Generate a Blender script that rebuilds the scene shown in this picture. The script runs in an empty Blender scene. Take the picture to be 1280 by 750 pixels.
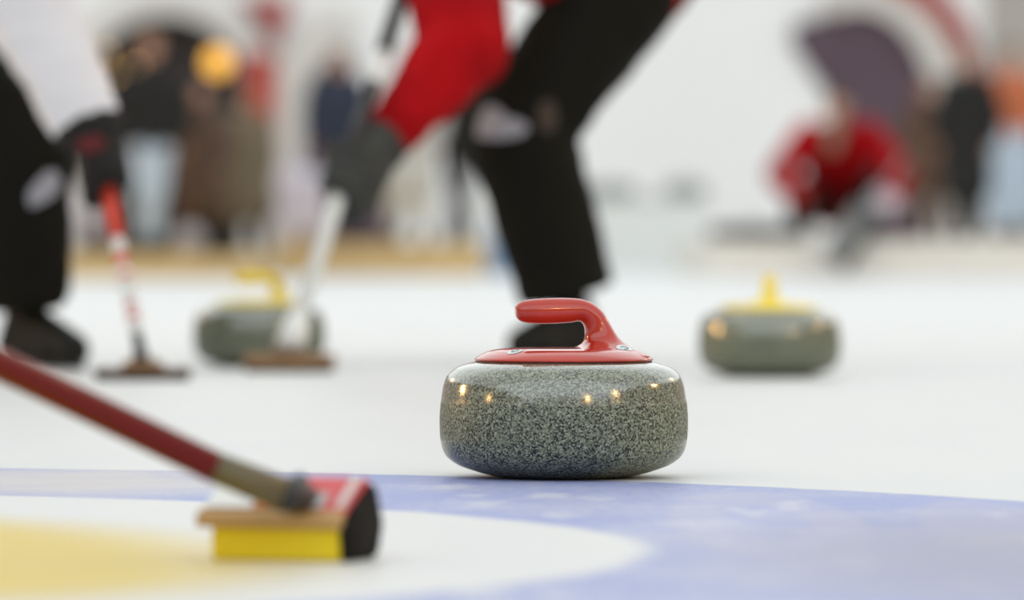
import bpy, bmesh, math, random
from mathutils import Vector, Matrix, Quaternion
from mathutils.bvhtree import BVHTree
random.seed(7)
C = bpy.context.scene.collection
SC = bpy.context.scene
PI = math.pi
# ------------------------------------------------------------------ camera
F = 6933.0; CAMH = 0.276; D0 = 6.5
PITCH = math.atan(73.0 / F)
cd = bpy.data.cameras.new('camera'); cam = bpy.data.objects.new('camera', cd); C.objects.link(cam)
cam.location = (0, 0, CAMH); cam.rotation_euler = (PI/2 - PITCH, 0, 0)
cd.sensor_width = 36; cd.lens = F*36/1280
cd.dof.use_dof = True; cd.dof.focus_distance = D0 - 0.12; cd.dof.aperture_fstop = cd.lens/50.0
cd.clip_end = 500
SC.camera = cam
FW = Vector((0, math.cos(PITCH), -math.sin(PITCH))); UP = Vector((0, math.sin(PITCH), math.cos(PITCH)))
def at(px, py, s):
    """world point seen at (px,py) where one metre spans s pixels"""
    d = FW + Vector((1,0,0))*((px-640)/F) + UP*((375-py)/F)
    return Vector((0,0,CAMH)) + d*((F/s)/d.y)
def ground(px, s, z=0.0):
    p = at(px, 302, s); p.z = z; return p

# ------------------------------------------------------------------ materials
def mat(name, col, rough=.5, spec=.5, coat=0, metal=0, bump=0, bscale=200, var=0, vscale=20, sheen=0, coat_r=.05):
    m = bpy.data.materials.new(name); m.use_nodes = True
    n = m.node_tree.nodes; l = m.node_tree.links; b = n['Principled BSDF']
    b.inputs['Base Color'].default_value = (*col, 1); b.inputs['Roughness'].default_value = rough
    b.inputs['Specular IOR Level'].default_value = spec; b.inputs['Metallic'].default_value = metal
    b.inputs['Coat Weight'].default_value = coat; b.inputs['Coat Roughness'].default_value = coat_r
    b.inputs['Sheen Weight'].default_value = sheen
    tc = n.new('ShaderNodeTexCoord')
    if var:
        t = n.new('ShaderNodeTexNoise'); t.inputs['Scale'].default_value = vscale; t.inputs['Detail'].default_value = 4
        l.new(tc.outputs['Object'], t.inputs['Vector'])
        r = n.new('ShaderNodeValToRGB'); r.color_ramp.elements[0].position = .3; r.color_ramp.elements[1].position = .7
        r.color_ramp.elements[0].color = (*[c*(1-var) for c in col], 1)
        r.color_ramp.elements[1].color = (*[min(1, c*(1+var)) for c in col], 1)
        l.new(t.outputs['Fac'], r.inputs['Fac']); l.new(r.outputs['Color'], b.inputs['Base Color'])
    if bump:
        t = n.new('ShaderNodeTexNoise'); t.inputs['Scale'].default_value = bscale; t.inputs['Detail'].default_value = 3
        l.new(tc.outputs['Object'], t.inputs['Vector'])
        bp = n.new('ShaderNodeBump'); bp.inputs['Strength'].default_value = bump; bp.inputs['Distance'].default_value = .005
        l.new(t.outputs['Fac'], bp.inputs['Height']); l.new(bp.outputs['Normal'], b.inputs['Normal'])
    return m
def emis(name, col, strength):
    m = mat(name, col); b = m.node_tree.nodes['Principled BSDF']
    b.inputs['Emission Color'].default_value = (*col, 1); b.inputs['Emission Strength'].default_value = strength
    return m
def granite():
    m = bpy.data.materials.new('granite'); m.use_nodes = True
    n = m.node_tree.nodes; l = m.node_tree.links; b = n['Principled BSDF']
    tc = n.new('ShaderNodeTexCoord')
    v = n.new('ShaderNodeTexVoronoi'); v.inputs['Scale'].default_value = 540; l.new(tc.outputs['Object'], v.inputs['Vector'])
    sep = n.new('ShaderNodeSeparateColor'); l.new(v.outputs['Color'], sep.inputs['Color'])
    r = n.new('ShaderNodeValToRGB'); r.color_ramp.interpolation = 'CONSTANT'
    e = r.color_ramp.elements; e[0].position = 0; e[0].color = (.012,.012,.012,1); e[1].position = .19; e[1].color = (.04,.044,.034,1)
    for p, c in ((.29,(.125,.142,.096)), (.52,(.172,.20,.135)), (.74,(.25,.285,.197)), (.92,(.34,.375,.285))):
        x = e.new(p); x.color = (*c, 1)
    l.new(sep.outputs['Red'], r.inputs['Fac'])
    t = n.new('ShaderNodeTexNoise'); t.inputs['Scale'].default_value = 950; t.inputs['Detail'].default_value = 3
    l.new(tc.outputs['Object'], t.inputs['Vector'])
    r2 = n.new('ShaderNodeValToRGB'); r2.color_ramp.elements[0].position = .38; r2.color_ramp.elements[0].color = (.45,.45,.45,1)
    r2.color_ramp.elements[1].position = .6; r2.color_ramp.elements[1].color = (1.15,1.15,1.15,1)
    l.new(t.outputs['Fac'], r2.inputs['Fac'])
    mx = n.new('ShaderNodeMix'); mx.data_type = 'RGBA'; mx.blend_type = 'MULTIPLY'; mx.inputs['Factor'].default_value = .5
    l.new(r.outputs['Color'], mx.inputs['A']); l.new(r2.outputs['Color'], mx.inputs['B'])
    l.new(mx.outputs['Result'], b.inputs['Base Color'])
    # striking band: the belt round the middle is ground matt, the rest polished
    sx = n.new('ShaderNodeSeparateXYZ'); l.new(tc.outputs['Object'], sx.inputs['Vector'])
    rr = n.new('ShaderNodeValToRGB'); q = rr.color_ramp.elements
    q[0].position = .044; q[0].color = (.22,.22,.22,1); q[1].position = .047; q[1].color = (.5,.5,.5,1)
    x = q.new(.086); x.color = (.5,.5,.5,1); x = q.new(.092); x.color = (.14,.14,.14,1)
    l.new(sx.outputs['Z'], rr.inputs['Fac']); l.new(rr.outputs['Color'], b.inputs['Roughness'])
    b.inputs['Specular IOR Level'].default_value = .45
    cw = n.new('ShaderNodeMapRange'); l.new(sx.outputs['Z'], cw.inputs['Value']); cw.inputs['From Min'].default_value = .086; cw.inputs['From Max'].default_value = .092; cw.inputs['To Min'].default_value = .08; cw.inputs['To Max'].default_value = .95; l.new(cw.outputs['Result'], b.inputs['Coat Weight']); b.inputs['Coat IOR'].default_value = 2.0; l.new(rr.outputs['Color'], b.inputs['Coat Roughness'])
    l.new(rr.outputs['Color'], b.inputs['Roughness'])
    return m
def ice():
    m = bpy.data.materials.new('painted_ice'); m.use_nodes = True
    n = m.node_tree.nodes; l = m.node_tree.links; b = n['Principled BSDF']
    g = n.new('ShaderNodeNewGeometry'); pos = g.outputs['Position']
    def math_(op, a, c=None, clamp=False):
        k = n.new('ShaderNodeMath'); k.operation = op; k.use_clamp = clamp
        for i, x in enumerate((a, c)):
            if x is None: continue
            if isinstance(x, (int, float)): k.inputs[i].default_value = x
            else: l.new(x, k.inputs[i])
        return k.outputs[0]
    def dist(cx, cy, sx=1, sy=1):
        mp = n.new('ShaderNodeVectorMath'); mp.operation = 'SUBTRACT'; l.new(pos, mp.inputs[0]); mp.inputs[1].default_value = (cx, cy, 0)
        sc = n.new('ShaderNodeVectorMath'); sc.operation = 'MULTIPLY'; l.new(mp.outputs[0], sc.inputs[0]); sc.inputs[1].default_value = (1/sx, 1/sy, 1)
        ln = n.new('ShaderNodeVectorMath'); ln.operation = 'LENGTH'; l.new(sc.outputs[0], ln.inputs[0]); return ln.outputs['Value']
    def smooth(v, a, c):
        k = n.new('ShaderNodeMapRange'); k.interpolation_type = 'SMOOTHSTEP'; l.new(v, k.inputs['Value'])
        k.inputs['From Min'].default_value = a; k.inputs['From Max'].default_value = c
        k.inputs['To Min'].default_value = 0; k.inputs['To Max'].default_value = 1; return k.outputs['Result']
    def noise(scale, detail=4, stretch=(1,1,1)):
        mp = n.new('ShaderNodeVectorMath'); mp.operation = 'MULTIPLY'; l.new(pos, mp.inputs[0]); mp.inputs[1].default_value = stretch
        t = n.new('ShaderNodeTexNoise'); t.inputs['Scale'].default_value = scale; t.inputs['Detail'].default_value = detail
        l.new(mp.outputs[0], t.inputs['Vector']); return t.outputs['Fac']
    def mix(f, a, c):
        k = n.new('ShaderNodeMix'); k.data_type = 'RGBA'; l.new(f, k.inputs['Factor'])
        for s, x in (('A', a), ('B', c)):
            if isinstance(x, tuple): k.inputs[s].default_value = (*x, 1)
            else: l.new(x, k.inputs[s])
        return k.outputs['Result']
    n1 = noise(3.0, 5); n2 = noise(9, 5); n3 = noise(60, 3); n4 = noise(2.2, 3, (3.2, .5, 1))
    r = dist(-1.023, 4.977)
    r = math_('ADD', r, math_('MULTIPLY', math_('SUBTRACT', n2, .5), .035))
    white = mix(n4, (.630,.660,.685), (.70,.71,.715))
    frost = math_('ADD', math_('MULTIPLY', n1, .55), math_('MULTIPLY', n3, .45))
    frost = smooth(frost, .40, .68)
    blue = mix(frost, (.245,.305,.61), (.42,.45,.63))
    # faint worn emblem in the blue ring
    em = None
    for cx, cy, sx, sy, lo, hi in ((.25, 5.45, .085, .62, .62, 1), (.475, 5.35, .075, .55, 0, .9)):
        d = dist(cx, cy, sx, sy)
        k = math_('MULTIPLY', math_('SUBTRACT', 1.0, smooth(d, hi, hi+.22)), smooth(d, lo-.2, lo) if lo else 1.0)
        em = k if em is None else math_('MAXIMUM', em, k)
    blue = mix(math_('MULTIPLY', math_('MULTIPLY', em, n2), .75, True), blue, (.48,.47,.60))
    st = noise(4.5, 6, (2.6, .8, 1))
    blue = mix(math_('MULTIPLY', smooth(st, .54, .68), .55), blue, (.60,.62,.71))
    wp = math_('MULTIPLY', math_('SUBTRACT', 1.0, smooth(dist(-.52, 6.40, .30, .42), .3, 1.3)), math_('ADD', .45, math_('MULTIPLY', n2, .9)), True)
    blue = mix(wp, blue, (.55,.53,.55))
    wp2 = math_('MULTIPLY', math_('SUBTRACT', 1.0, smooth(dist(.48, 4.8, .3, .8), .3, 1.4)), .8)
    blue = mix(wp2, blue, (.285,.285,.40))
    ring = math_('MULTIPLY', smooth(r, 1.128, 1.165), math_('SUBTRACT', 1.0, smooth(r, 1.80, 1.83)))
    col = mix(ring, white, blue)
    yd = dist(-1.75, 4.55)
    yel = math_('MULTIPLY', math_('SUBTRACT', 1.0, smooth(yd, 1.42, 1.69)), math_('SUBTRACT', 1.0, smooth(r, .80, 1.14)))
    col = mix(yel, col, (.66,.50,.075))
    sp = noise(420, 1); spk = math_('MULTIPLY', smooth(sp, .67, .73), .8)
    col = mix(spk, col, (.9,.9,.92))
    l.new(col, b.inputs['Base Color'])
    b.inputs['Roughness'].default_value = .42
    b.inputs['Specular IOR Level'].default_value = .3
    bp = n.new('ShaderNodeBump'); bp.inputs['Strength'].default_value = .35; bp.inputs['Distance'].default_value = .004
    l.new(noise(160, 2), bp.inputs['Height']); l.new(bp.outputs['Normal'], b.inputs['Normal'])
    return m
M = dict(
    granite=granite(), ice=ice(),
    red=mat('red_plastic', (.46,.028,.012), .16, .5, coat=.6, var=.12, vscale=25),
    yellow=mat('yellow_plastic', (.86,.66,.03), .25, .5, coat=.4),
    seam_gap=mat('dark_seam_gap', (.05,.006,.005), .6), badge=mat('pale_badge', (.66,.74,.75), .35), ink=mat('teal_ink', (.05,.16,.2), .5),
    jred=mat('red_fabric', (.34,.003,.006), .8, .1, bump=.4, bscale=18, var=.3, vscale=5),
    jorange=mat('orange_fabric', (.50,.15,.07), .8, .2), black=mat('black_fabric', (.0095,.009,.0065), .85, .1, bump=.3, bscale=14),
    jwhite=mat('white_fabric', (.72,.72,.78), .8, .2, bump=.5, bscale=22), navy=mat('navy_fabric', (.035,.045,.075), .8, .2),
    khaki=mat('khaki_fabric', (.16,.13,.09), .85, .2, var=.3, vscale=6), brick=mat('brick_leather', (.28,.07,.05), .7), brown=mat('brown_fabric', (.10,.06,.042), .85, .2, var=.3, vscale=6), jean=mat('pale_denim', (.46,.56,.68), .8, .2),
    lgrey=mat('light_grey_fabric', (.52,.53,.52), .8, .2), dgrey=mat('charcoal_fabric', (.02,.02,.02), .85, .2, var=.2), lilac=mat('pale_lilac_fabric', (.55,.54,.66), .8, .2), logo=mat('grey_logo', (.33,.33,.38), .7, .2), patch=mat('dull_patch', (.06,.045,.035), .8, .2),
    skin=mat('skin', (.50,.26,.17), .55, .4), hair=mat('dark_hair', (.025,.016,.011), .6), hairb=mat('brown_hair', (.09,.05,.028), .6),
    eye=mat('eye', (.02,.015,.012), .2), shoe=mat('black_shoe', (.006,.006,.0048), .6, .25), sole=mat('dark_sole', (.008,.008,.007), .7),
    glove=mat('grey_black_glove', (.04,.043,.04), .8, .3, var=.35, vscale=14), glovek=mat('black_glove', (.012,.011,.011), .8, .3), gred=mat('red_patch', (.12,.006,.01), .7), glovew=mat('white_glove', (.62,.56,.62), .8),
    shred=mat('red_shaft', (.15,.006,.008), .4, .3, coat=.1), olive=mat('olive_ferrule', (.12,.095,.045), .4, .5), knob=mat('black_plastic', (.015,.015,.017), .5),
    rtop=mat('red_casing', (.60,.05,.06), .28, .5, coat=.3), tan=mat('tan_trim', (.50,.31,.13), .5), pad=mat('yellow_pad', (.80,.62,.03), .9, .2, bump=.3, bscale=300),
    orange=mat('orange_label', (.65,.22,.04), .5), white=mat('white_paint', (.78,.80,.78), .4), bristle=mat('black_bristle', (.012,.010,.009), .85, .2, bump=.6, bscale=250),
    silver=mat('white_shaft', (.78,.80,.79), .35, .5), wood=mat('brown_wood', (.11,.055,.025), .55, var=.3, vscale=30), bwood=mat('tan_wood', (.26,.15,.07), .55, var=.25, vscale=30),
    rgrip=mat('red_grip', (.62,.05,.025), .5), plat=mat('tan_board', (.59,.43,.21), .6, .3, var=.1, vscale=3), plat2=mat('cream_board', (.77,.75,.70), .6, .3, var=.06, vscale=3),
    wall=mat('white_wall', (.845,.845,.845), .8, .2, var=.02, vscale=.6), beige=mat('beige_rim', (.62,.585,.55), .7, .2), bred=mat('dull_red_band', (.36,.09,.08), .7, .2), banner=mat('red_banner', (.42,.06,.04), .7, .2),
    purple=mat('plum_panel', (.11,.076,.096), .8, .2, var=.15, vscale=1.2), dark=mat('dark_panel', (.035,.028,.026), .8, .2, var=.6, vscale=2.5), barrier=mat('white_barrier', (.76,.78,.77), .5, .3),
    grey=mat('grey_fabric', (.32,.34,.335), .85, .2), glint_spot=mat('pale_glint', (.33,.29,.29), .5), bluebox=mat('blue_plastic', (.18,.30,.5), .5),
    lamp=emis('amber_lamp', (1.0,.50,.07), .75), bulb=emis('warm_bulb', (1.0,.6,.2), 6.0), bgrey=mat('broom_grey', (.17,.18,.18), .5),
)
# ------------------------------------------------------------------ mesh helpers
def tag(o, label=None, cat=None, group=None, kind=None):
    for k, v in (('label', label), ('category', cat), ('group', group), ('kind', kind)):
        if v: o[k] = v
    return o
def link(name, me, parent=None, m=None, loc=None):
    o = bpy.data.objects.new(name, me); C.objects.link(o)
    if m is not None: me.materials.clear(); me.materials.append(m)
    if parent is not None: o.parent = parent
    if loc is not None: o.location = loc
    return o
def obj(name, bm, m, parent=None, loc=None, smooth=True, bevel=0):
    me = bpy.data.meshes.new(name)
    bmesh.ops.recalc_face_normals(bm, faces=bm.faces)
    bm.to_mesh(me); bm.free()
    me.polygons.foreach_set('use_smooth', [smooth]*len(me.polygons))
    o = link(name, me, parent, m, loc)
    if bevel:
        b = o.modifiers.new('bevel', 'BEVEL'); b.width = bevel; b.segments = 3; b.limit_method = 'ANGLE'
        if smooth is False: me.polygons.foreach_set('use_smooth', [False]*len(me.polygons))
    return o
def empty(name, loc, rz=0):
    o = bpy.data.objects.new(name, None); C.objects.link(o); o.location = loc; o.rotation_euler = (0,0,rz); o.empty_display_size = .1
    return o
def frame_of(d):
    d = Vector(d).normalized(); a = Vector((0,0,1)) if abs(d.z) < .9 else Vector((1,0,0))
    u = d.cross(a).normalized(); return u, d.cross(u).normalized(), d
def ell(bm, c, r, rot=None, seg=20):
    mt = Matrix.Translation(Vector(c))
    if rot is not None: mt = mt @ rot.to_4x4()
    mt = mt @ Matrix.Diagonal((*(r if not isinstance(r, (int, float)) else (r, r, r)), 1))
    bmesh.ops.create_uvsphere(bm, u_segments=seg, v_segments=seg//2+2, radius=1, matrix=mt)
def cap(bm, p, q, r1, r2=None, seg=20):
    """tapered capsule with round ends"""
    r2 = r1 if r2 is None else r2
    p = Vector(p); q = Vector(q); u, v, d = frame_of(q-p) if (q-p).length > 1e-6 else frame_of((0,0,1))
    rings = []
    for k in range(1, 6):
        a = -PI/2 + k*PI/10; rings.append((p + d*r1*math.sin(a), r1*math.cos(a)))
    for k in range(0, 5):
        a = k*PI/10; rings.append((q + d*r2*math.sin(a), r2*math.cos(a)))
    loft(bm, [[c + (u*math.cos(t) + v*math.sin(t))*r for t in [2*PI*i/seg for i in range(seg)]] for c, r in rings])
def loft(bm, rings, caps=True):
    vs = [[bm.verts.new(p) for p in r] for r in rings]; n = len(vs[0])
    for a, b in zip(vs, vs[1:]):
        for i in range(n): bm.faces.new((a[i], a[(i+1) % n], b[(i+1) % n], b[i]))
    if caps:
        bm.faces.new(vs[0][::-1]); bm.faces.new(vs[-1])
def tube(bm, p, q, r1, r2=None, seg=24):
    r2 = r1 if r2 is None else r2; p = Vector(p); q = Vector(q); u, v, d = frame_of(q-p)
    loft(bm, [[c + (u*math.cos(t)+v*math.sin(t))*r for t in [2*PI*i/seg for i in range(seg)]] for c, r in ((p,r1),(q,r2))])
def lathe(bm, prof, seg=96):
    rings = [[Vector((r*math.cos(t), r*math.sin(t), z)) for t in [2*PI*i/seg for i in range(seg)]] for r, z in prof]
    loft(bm, rings)
def box(bm, c, size, rot=None):
    mt = Matrix.Translation(Vector(c))
    if rot is not None: mt = mt @ rot.to_4x4()
    bmesh.ops.create_cube(bm, size=1, matrix=mt @ Matrix.Diagonal((*size, 1)))
def prism(bm, pts, ext):
    """closed polygon of Vectors, extruded by vector ext"""
    a = [bm.verts.new(p) for p in pts]; b = [bm.verts.new(p + ext) for p in pts]; n = len(pts)
    f = [bm.faces.new(a), bm.faces.new(b[::-1])]
    for i in range(n): bm.faces.new((a[i], b[i], b[(i+1) % n], a[(i+1) % n]))
    bmesh.ops.triangulate(bm, faces=f)
def remesh(bm, voxel, it=4, disp=None):
    me = bpy.data.meshes.new('tmp'); bmesh.ops.recalc_face_normals(bm, faces=bm.faces); bm.to_mesh(me); bm.free()
    o = bpy.data.objects.new('tmp', me); C.objects.link(o)
    r = o.modifiers.new('r', 'REMESH'); r.mode = 'VOXEL'; r.voxel_size = voxel; r.use_smooth_shade = True
    if it: s = o.modifiers.new('s', 'SMOOTH'); s.factor = .5; s.iterations = it
    if disp:
        t = bpy.data.textures.new('folds', 'CLOUDS'); t.noise_scale = disp[1]
        k = o.modifiers.new('d', 'DISPLACE'); k.texture = t; k.strength = disp[0]; k.mid_level = .5; k.texture_coords = 'LOCAL'
    dg = bpy.context.evaluated_depsgraph_get(); dg.update()
    out = bpy.data.meshes.new_from_object(o.evaluated_get(dg)); bpy.data.objects.remove(o); bpy.data.meshes.remove(me)
    out.polygons.foreach_set('use_smooth', [True]*len(out.polygons))
    return out
def bvh_of(o):
    mw = Matrix.Translation(o.parent.location if o.parent else Vector()) @ Matrix.Translation(o.location)
    return BVHTree.FromPolygons([mw @ v.co for v in o.data.vertices], [tuple(p.vertices) for p in o.data.polygons])
def decal(name, pts, s, host, m, parent, off=.003, thick=.002):
    """patch sewn on a surface: outline given in pixels, dropped on host's mesh along +Y"""
    tree = bvh_of(host); base = parent.location
    cx = sum(p[0] for p in pts)/len(pts); cy = sum(p[1] for p in pts)/len(pts)
    bm = bmesh.new(); rings = []
    for f in (0.02, .25, .5, .75, 1.0):
        ring = []
        for x, y in pts:
            w = at(cx+(x-cx)*f, cy+(y-cy)*f, s); d = (w - Vector((0,0,CAMH))).normalized()
            h = tree.ray_cast(w - d*1.2, d)[0]
            ring.append((h if h is not None else w) - d*off - base)
        rings.append([bm.verts.new(p) for p in ring])
    n = len(pts)
    for a, b in zip(rings, rings[1:]):
        for i in range(n): bm.faces.new((a[i], a[(i+1) % n], b[(i+1) % n], b[i]))
    bm.faces.new(rings[0])
    o = obj(name, bm, m, parent)
    k = o.modifiers.new('thick', 'SOLIDIFY'); k.thickness = thick; k.offset = 0
    return o
# ------------------------------------------------------------------ setting
bm = bmesh.new(); box(bm, (0, 35, -.15), (60, 80, .3))
fl = obj('floor', bm, M['ice'], smooth=False); tag(fl, 'white pebbled curling ice with a painted blue ring', 'ice sheet', kind='structure')
SW = 102.5
a = at(-1100, 302, SW); b_ = at(2400, 302, SW)
bm = bmesh.new(); box(bm, ((a.x+b_.x)/2, a.y+.15, 3.2), (b_.x-a.x, .3, 6.4))
wl = obj('wall_back', bm, M['wall'], smooth=False); tag(wl, 'white wall at the far end of the ice', 'wall', kind='structure')

def arch(label, rim_o, rim_i, niche, bands, s, nm, niche_base):
    """arched niche on the back wall; all outlines in pixels at scale s"""
    c = ground(sum(p[0] for p in niche)/len(niche), s); c.z = 0
    root = empty('archway', c); tag(root, label, 'archway', 'arched doorways along the far wall')
    P = lambda pts: [at(x, y, s) - c for x, y in pts]
    bm = bmesh.new(); prism(bm, P(niche), Vector((0,.06,0))); obj('niche_panel', bm, M[nm], root, smooth=False)
    bm = bmesh.new()
    O = P(rim_o); I = P(rim_i); ext = Vector((0,-.22,0)); n = len(O)
    vs = [[bm.verts.new(p) for p in r] for r in (O, I, [p+ext for p in I], [p+ext for p in O])]
    for k in range(4):
        A = vs[k]; B = vs[(k+1) % 4]
        for i in range(n-1): bm.faces.new((A[i], A[i+1], B[i+1], B[i]))
    bm.faces.new([v[0] for v in vs]); bm.faces.new([v[-1] for v in vs])
    obj('arch_rim', bm, M['beige'], root, smooth=False)
    for q, mn in bands:
        bm = bmesh.new(); prism(bm, P(q), Vector((0,-.12,0))); obj('arch_band', bm, M[mn], root, smooth=False)
    return root
def arc(cx, cy, rx, ry, a0, a1, n=18):
    return [(cx+rx*math.cos(math.radians(a0+(a1-a0)*i/n)), cy-ry*math.sin(math.radians(a0+(a1-a0)*i/n))) for i in range(n+1)]
SA = 102.6
# left arch: dark interior
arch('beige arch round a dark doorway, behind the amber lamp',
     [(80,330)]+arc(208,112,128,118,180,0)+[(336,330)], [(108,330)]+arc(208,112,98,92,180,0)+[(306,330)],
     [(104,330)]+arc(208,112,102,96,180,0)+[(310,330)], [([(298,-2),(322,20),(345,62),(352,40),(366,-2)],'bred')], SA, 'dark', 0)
arch('beige arch with a narrow plum opening, behind the navy jacket',
     [(338,330)]+arc(452,135,114,122,180,98,14), [(378,330)]+arc(452,135,74,72,180,98,14),
     [(374,330)]+arc(452,135,76,76,180,105,8)+[(452,110),(474,160),(490,230),(498,330)], [], SA, 'purple', 0)
arch('beige arch with a wide plum opening, above the crouching person in red',
     arc(1072,125,128,140,112,0,16)+[(1200,330)], arc(1072,125,88,112,112,0,16)+[(1160,330)],
     [(1062,330),(1060,190),(1042,130),(1014,88),(990,54),(992,30)]+arc(1072,125,90,120,122,0,12)+[(1162,330)],
     [(arc(1072,125,158,180,75,0,12)+arc(1072,125,132,144,0,75,12),'bred')], SA, 'purple', 0)
bm = bmesh.new(); q = [at(x,y,SA) for x,y in ((307,66),(346,72),(346,205),(307,205))]; c0 = at(326,205,SA)
prism(bm, [p-c0+Vector((0,-.28,0)) for p in q], Vector((0,.055,0)))
o = obj('banner', bm, M['banner'], loc=c0, smooth=False); tag(o, 'red hanging banner between the two beige arches', 'banner')
# grey-ish upright panel, far right
bm = bmesh.new(); c0 = ground(1245, SA); prism(bm, [at(x,y,SA)-c0 for x,y in ((1233,-40),(1330,-40),(1330,330),(1233,330))], Vector((0,.06,0)))
o = obj('wall_panel', bm, mat('warm_grey_panel', (.40,.37,.34), .8), loc=c0, smooth=False); tag(o, 'warm grey wall panel behind the person in orange', 'panel')

# platforms beyond the ice
def platform(x0, x1, s, h, depth, m, label):
    p = ground((x0+x1)/2, s); w = (x1-x0)/s
    e = empty('platform', p); tag(e, label, 'platform', 'low platforms beyond the ice')
    bm = bmesh.new(); box(bm, (0, depth/2, h/2-.01), (w, depth, h-.02)); obj('front_board', bm, M[m], e, smooth=False)
    bm = bmesh.new(); box(bm, (0, depth/2, h-.01), (w, depth+.03, .02)); obj('deck_top', bm, M[m], e, smooth=False)
    return h
PL = platform(-260, 322, 170, .18, 9, 'plat', 'low tan platform at left, under the khaki and brown coats')
PM = platform(346, 600, 158, .265, 10, 'plat', 'tan platform edge left of the standing leg, under the grey coat')
PR = platform(884, 1560, 163, .29, 9, 'plat2', 'cream platform at right, under the crouching person in red')
# white barrier, centre
e = empty('barrier', ground(745, 128)); tag(e, 'low white barrier in front of the white far wall', 'barrier')
w = 280/128
bm = bmesh.new(); box(bm, (0,0,.33), (w,.12,.66)); obj('board', bm, M['barrier'], e, smooth=False, bevel=.01)
bm = bmesh.new(); box(bm, (0,0,.69), (w,.14,.06)); o = obj('top_rail', bm, M['lgrey'], e, smooth=False, bevel=.01); o['label'] = 'grey top rail'
for px, ln, hh, lab in ((762,.55,.12,'dark grey bag on the white barrier, nearer the black trouser leg'), (856,.42,.14,'dark grey bag on the white barrier, nearer the crouching person')):
    c0 = ground(px, 128, .7215); bm = bmesh.new()
    cap(bm, (-ln/2+.06,0,hh/2), (ln/2-.06,0,hh/2), hh/2); cap(bm, (-ln/2+.06,0,hh*.4), (ln/2-.06,0,hh*.4), hh*.4)
    e2 = empty('kit_bag', c0); tag(e2, lab, 'bag', 'grey bags along the barrier')
    obj('bag_body', bm, M['grey'], e2)
    bm = bmesh.new()
    pts = [Vector((.09*math.cos(t), -.02, hh*.9+.06*math.sin(t))) for t in [PI*i/8 for i in range(9)]]
    for p, q in zip(pts, pts[1:]): cap(bm, p, q, .01, seg=8)
    obj('carry_strap', bm, M['grey'], e2)
# bag-shaped dark form standing in for the shadow gap left of croucher
c0 = ground(940, 160, PR); c0.y += .25; e2 = empty('shadow_gap', c0); tag(e2, 'long low black form put in for the shadow gap beside the crouching person', 'bag')
bm = bmesh.new(); cap(bm, (-.28,0,.055), (.28,0,.055), .055); obj('bag_body', bm, M['dgrey'], e2)
bm = bmesh.new()
pts = [Vector((.1*math.cos(t), -.02, .10+.04*math.sin(t))) for t in [PI*i/8 for i in range(9)]]
for p, q in zip(pts, pts[1:]): cap(bm, p, q, .008, seg=8)
obj('carry_strap', bm, M['black'], e2)

# ------------------------------------------------------------------ stones
K = .0003376
zx = lambda x: (x-484)*K
zz = lambda y: .2310 - y*K
prof = [(.0,.004),(.045,.004),(.06,.0015),(.066,0),(.074,.0004),(.085,.0022),(.1,.0060),(.1195,.0125),(.1285,.0172),(.1355,.0225),(.1395,.0275),(.1425,.034),(.1443,.042),(.1452,.051),(.1456,.062),(.1455,.072),(.1448,.082),(.1437,.092),(.1424,.101),(.1408,.109),(.1391,.1142),(.1365,.1195),(.1325,.1238),(.127,.128),(.119,.1316),(.108,.1347),(.1,.1355),(.0,.1355)]
def resample(p, k=4):
    out = []
    for i in range(len(p)-1):
        for j in range(k):
            t = j/k; p0 = p[max(i-1,0)]; p1 = p[i]; p2 = p[i+1]; p3 = p[min(i+2,len(p)-1)]
            out.append(tuple(.5*(2*b+(c-a)*t+(2*a-5*b+4*c-d)*t*t+(-a+3*b-3*c+d)*t**3) for a,b,c,d in zip(p0,p1,p2,p3)))
    return out + [p[-1]]
bm = bmesh.new(); pr = [(max(r,.0004), z) for r, z in resample(prof[1:-1])]; pr = [(.0004,.004)] + pr + [(.0004,.1355)]
lathe(bm, pr, 144)
me_body = bpy.data.meshes.new('granite_body'); bmesh.ops.recalc_face_normals(bm, faces=bm.faces); bm.to_mesh(me_body); bm.free()
me_body.polygons.foreach_set('use_smooth', [True]*len(me_body.polygons)); me_body.materials.append(M['granite'])
bm = bmesh.new(); lathe(bm, [(.0004,.1338),(.1025,.1338),(.1035,.1345),(.1035,.138),(.0004,.138)], 96)  # dark ring put in for the shaded seam gap under the plate
me_gap = bpy.data.meshes.new('seam_gap'); bm.to_mesh(me_gap); bm.free(); me_gap.materials.append(M['seam_gap'])
# handle: plate + gooseneck
bm = bmesh.new()
lathe(bm, [(.0004,.1362),(.1035,.1362),(.1052,.1372),(.1050,.1388),(.1005,.1420),(.096,.1445),(.089,.1475),(.081,.1497),(.065,.1512),(.045,.1516),(.0004,.1518)], 128)
secs = [((316,92),(318,128),.0055),((323,82),(326,138),.0095),((338,73),(342,146),.0125),((360,68),(364,150),.0138),((400,64),(402,152),.0144),((460,62),(458,151),.0146),((515,63),(512,147),.0146),((548,67),(534,143),.0146),((575,76),(548,148),.0145),((600,92),(555,160),.0145),((622,114),(558,176),.0145),((640,144),(558,192),.0150),((655,172),(556,207),.0165),((668,194),(551,219),.020),((684,213),(541,228),.028),((706,231),(525,236),.040),((735,250),(508,243),.052),((760,262),(505,262),.060)]
rings = []
for si, (t, b, w) in enumerate(secs):
    ex = .9 if si < 12 else .9 - .09*(si-11)
    T = Vector((zx(t[0])*1.02,0,zz(t[1]))); B = Vector((zx(b[0])*1.02,0,zz(b[1]))); c = (T+B)/2; h = (T-B)/2
    ring = []
    for i in range(32):
        a = 2*PI*i/32; ca, sa = math.cos(a), math.sin(a)
        ring.append(c + h*(abs(ca)**ex*(1 if ca > 0 else -1)) + Vector((0,1,0))*w*(abs(sa)**ex*(1 if sa > 0 else -1)))
    rings.append(ring)
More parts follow.
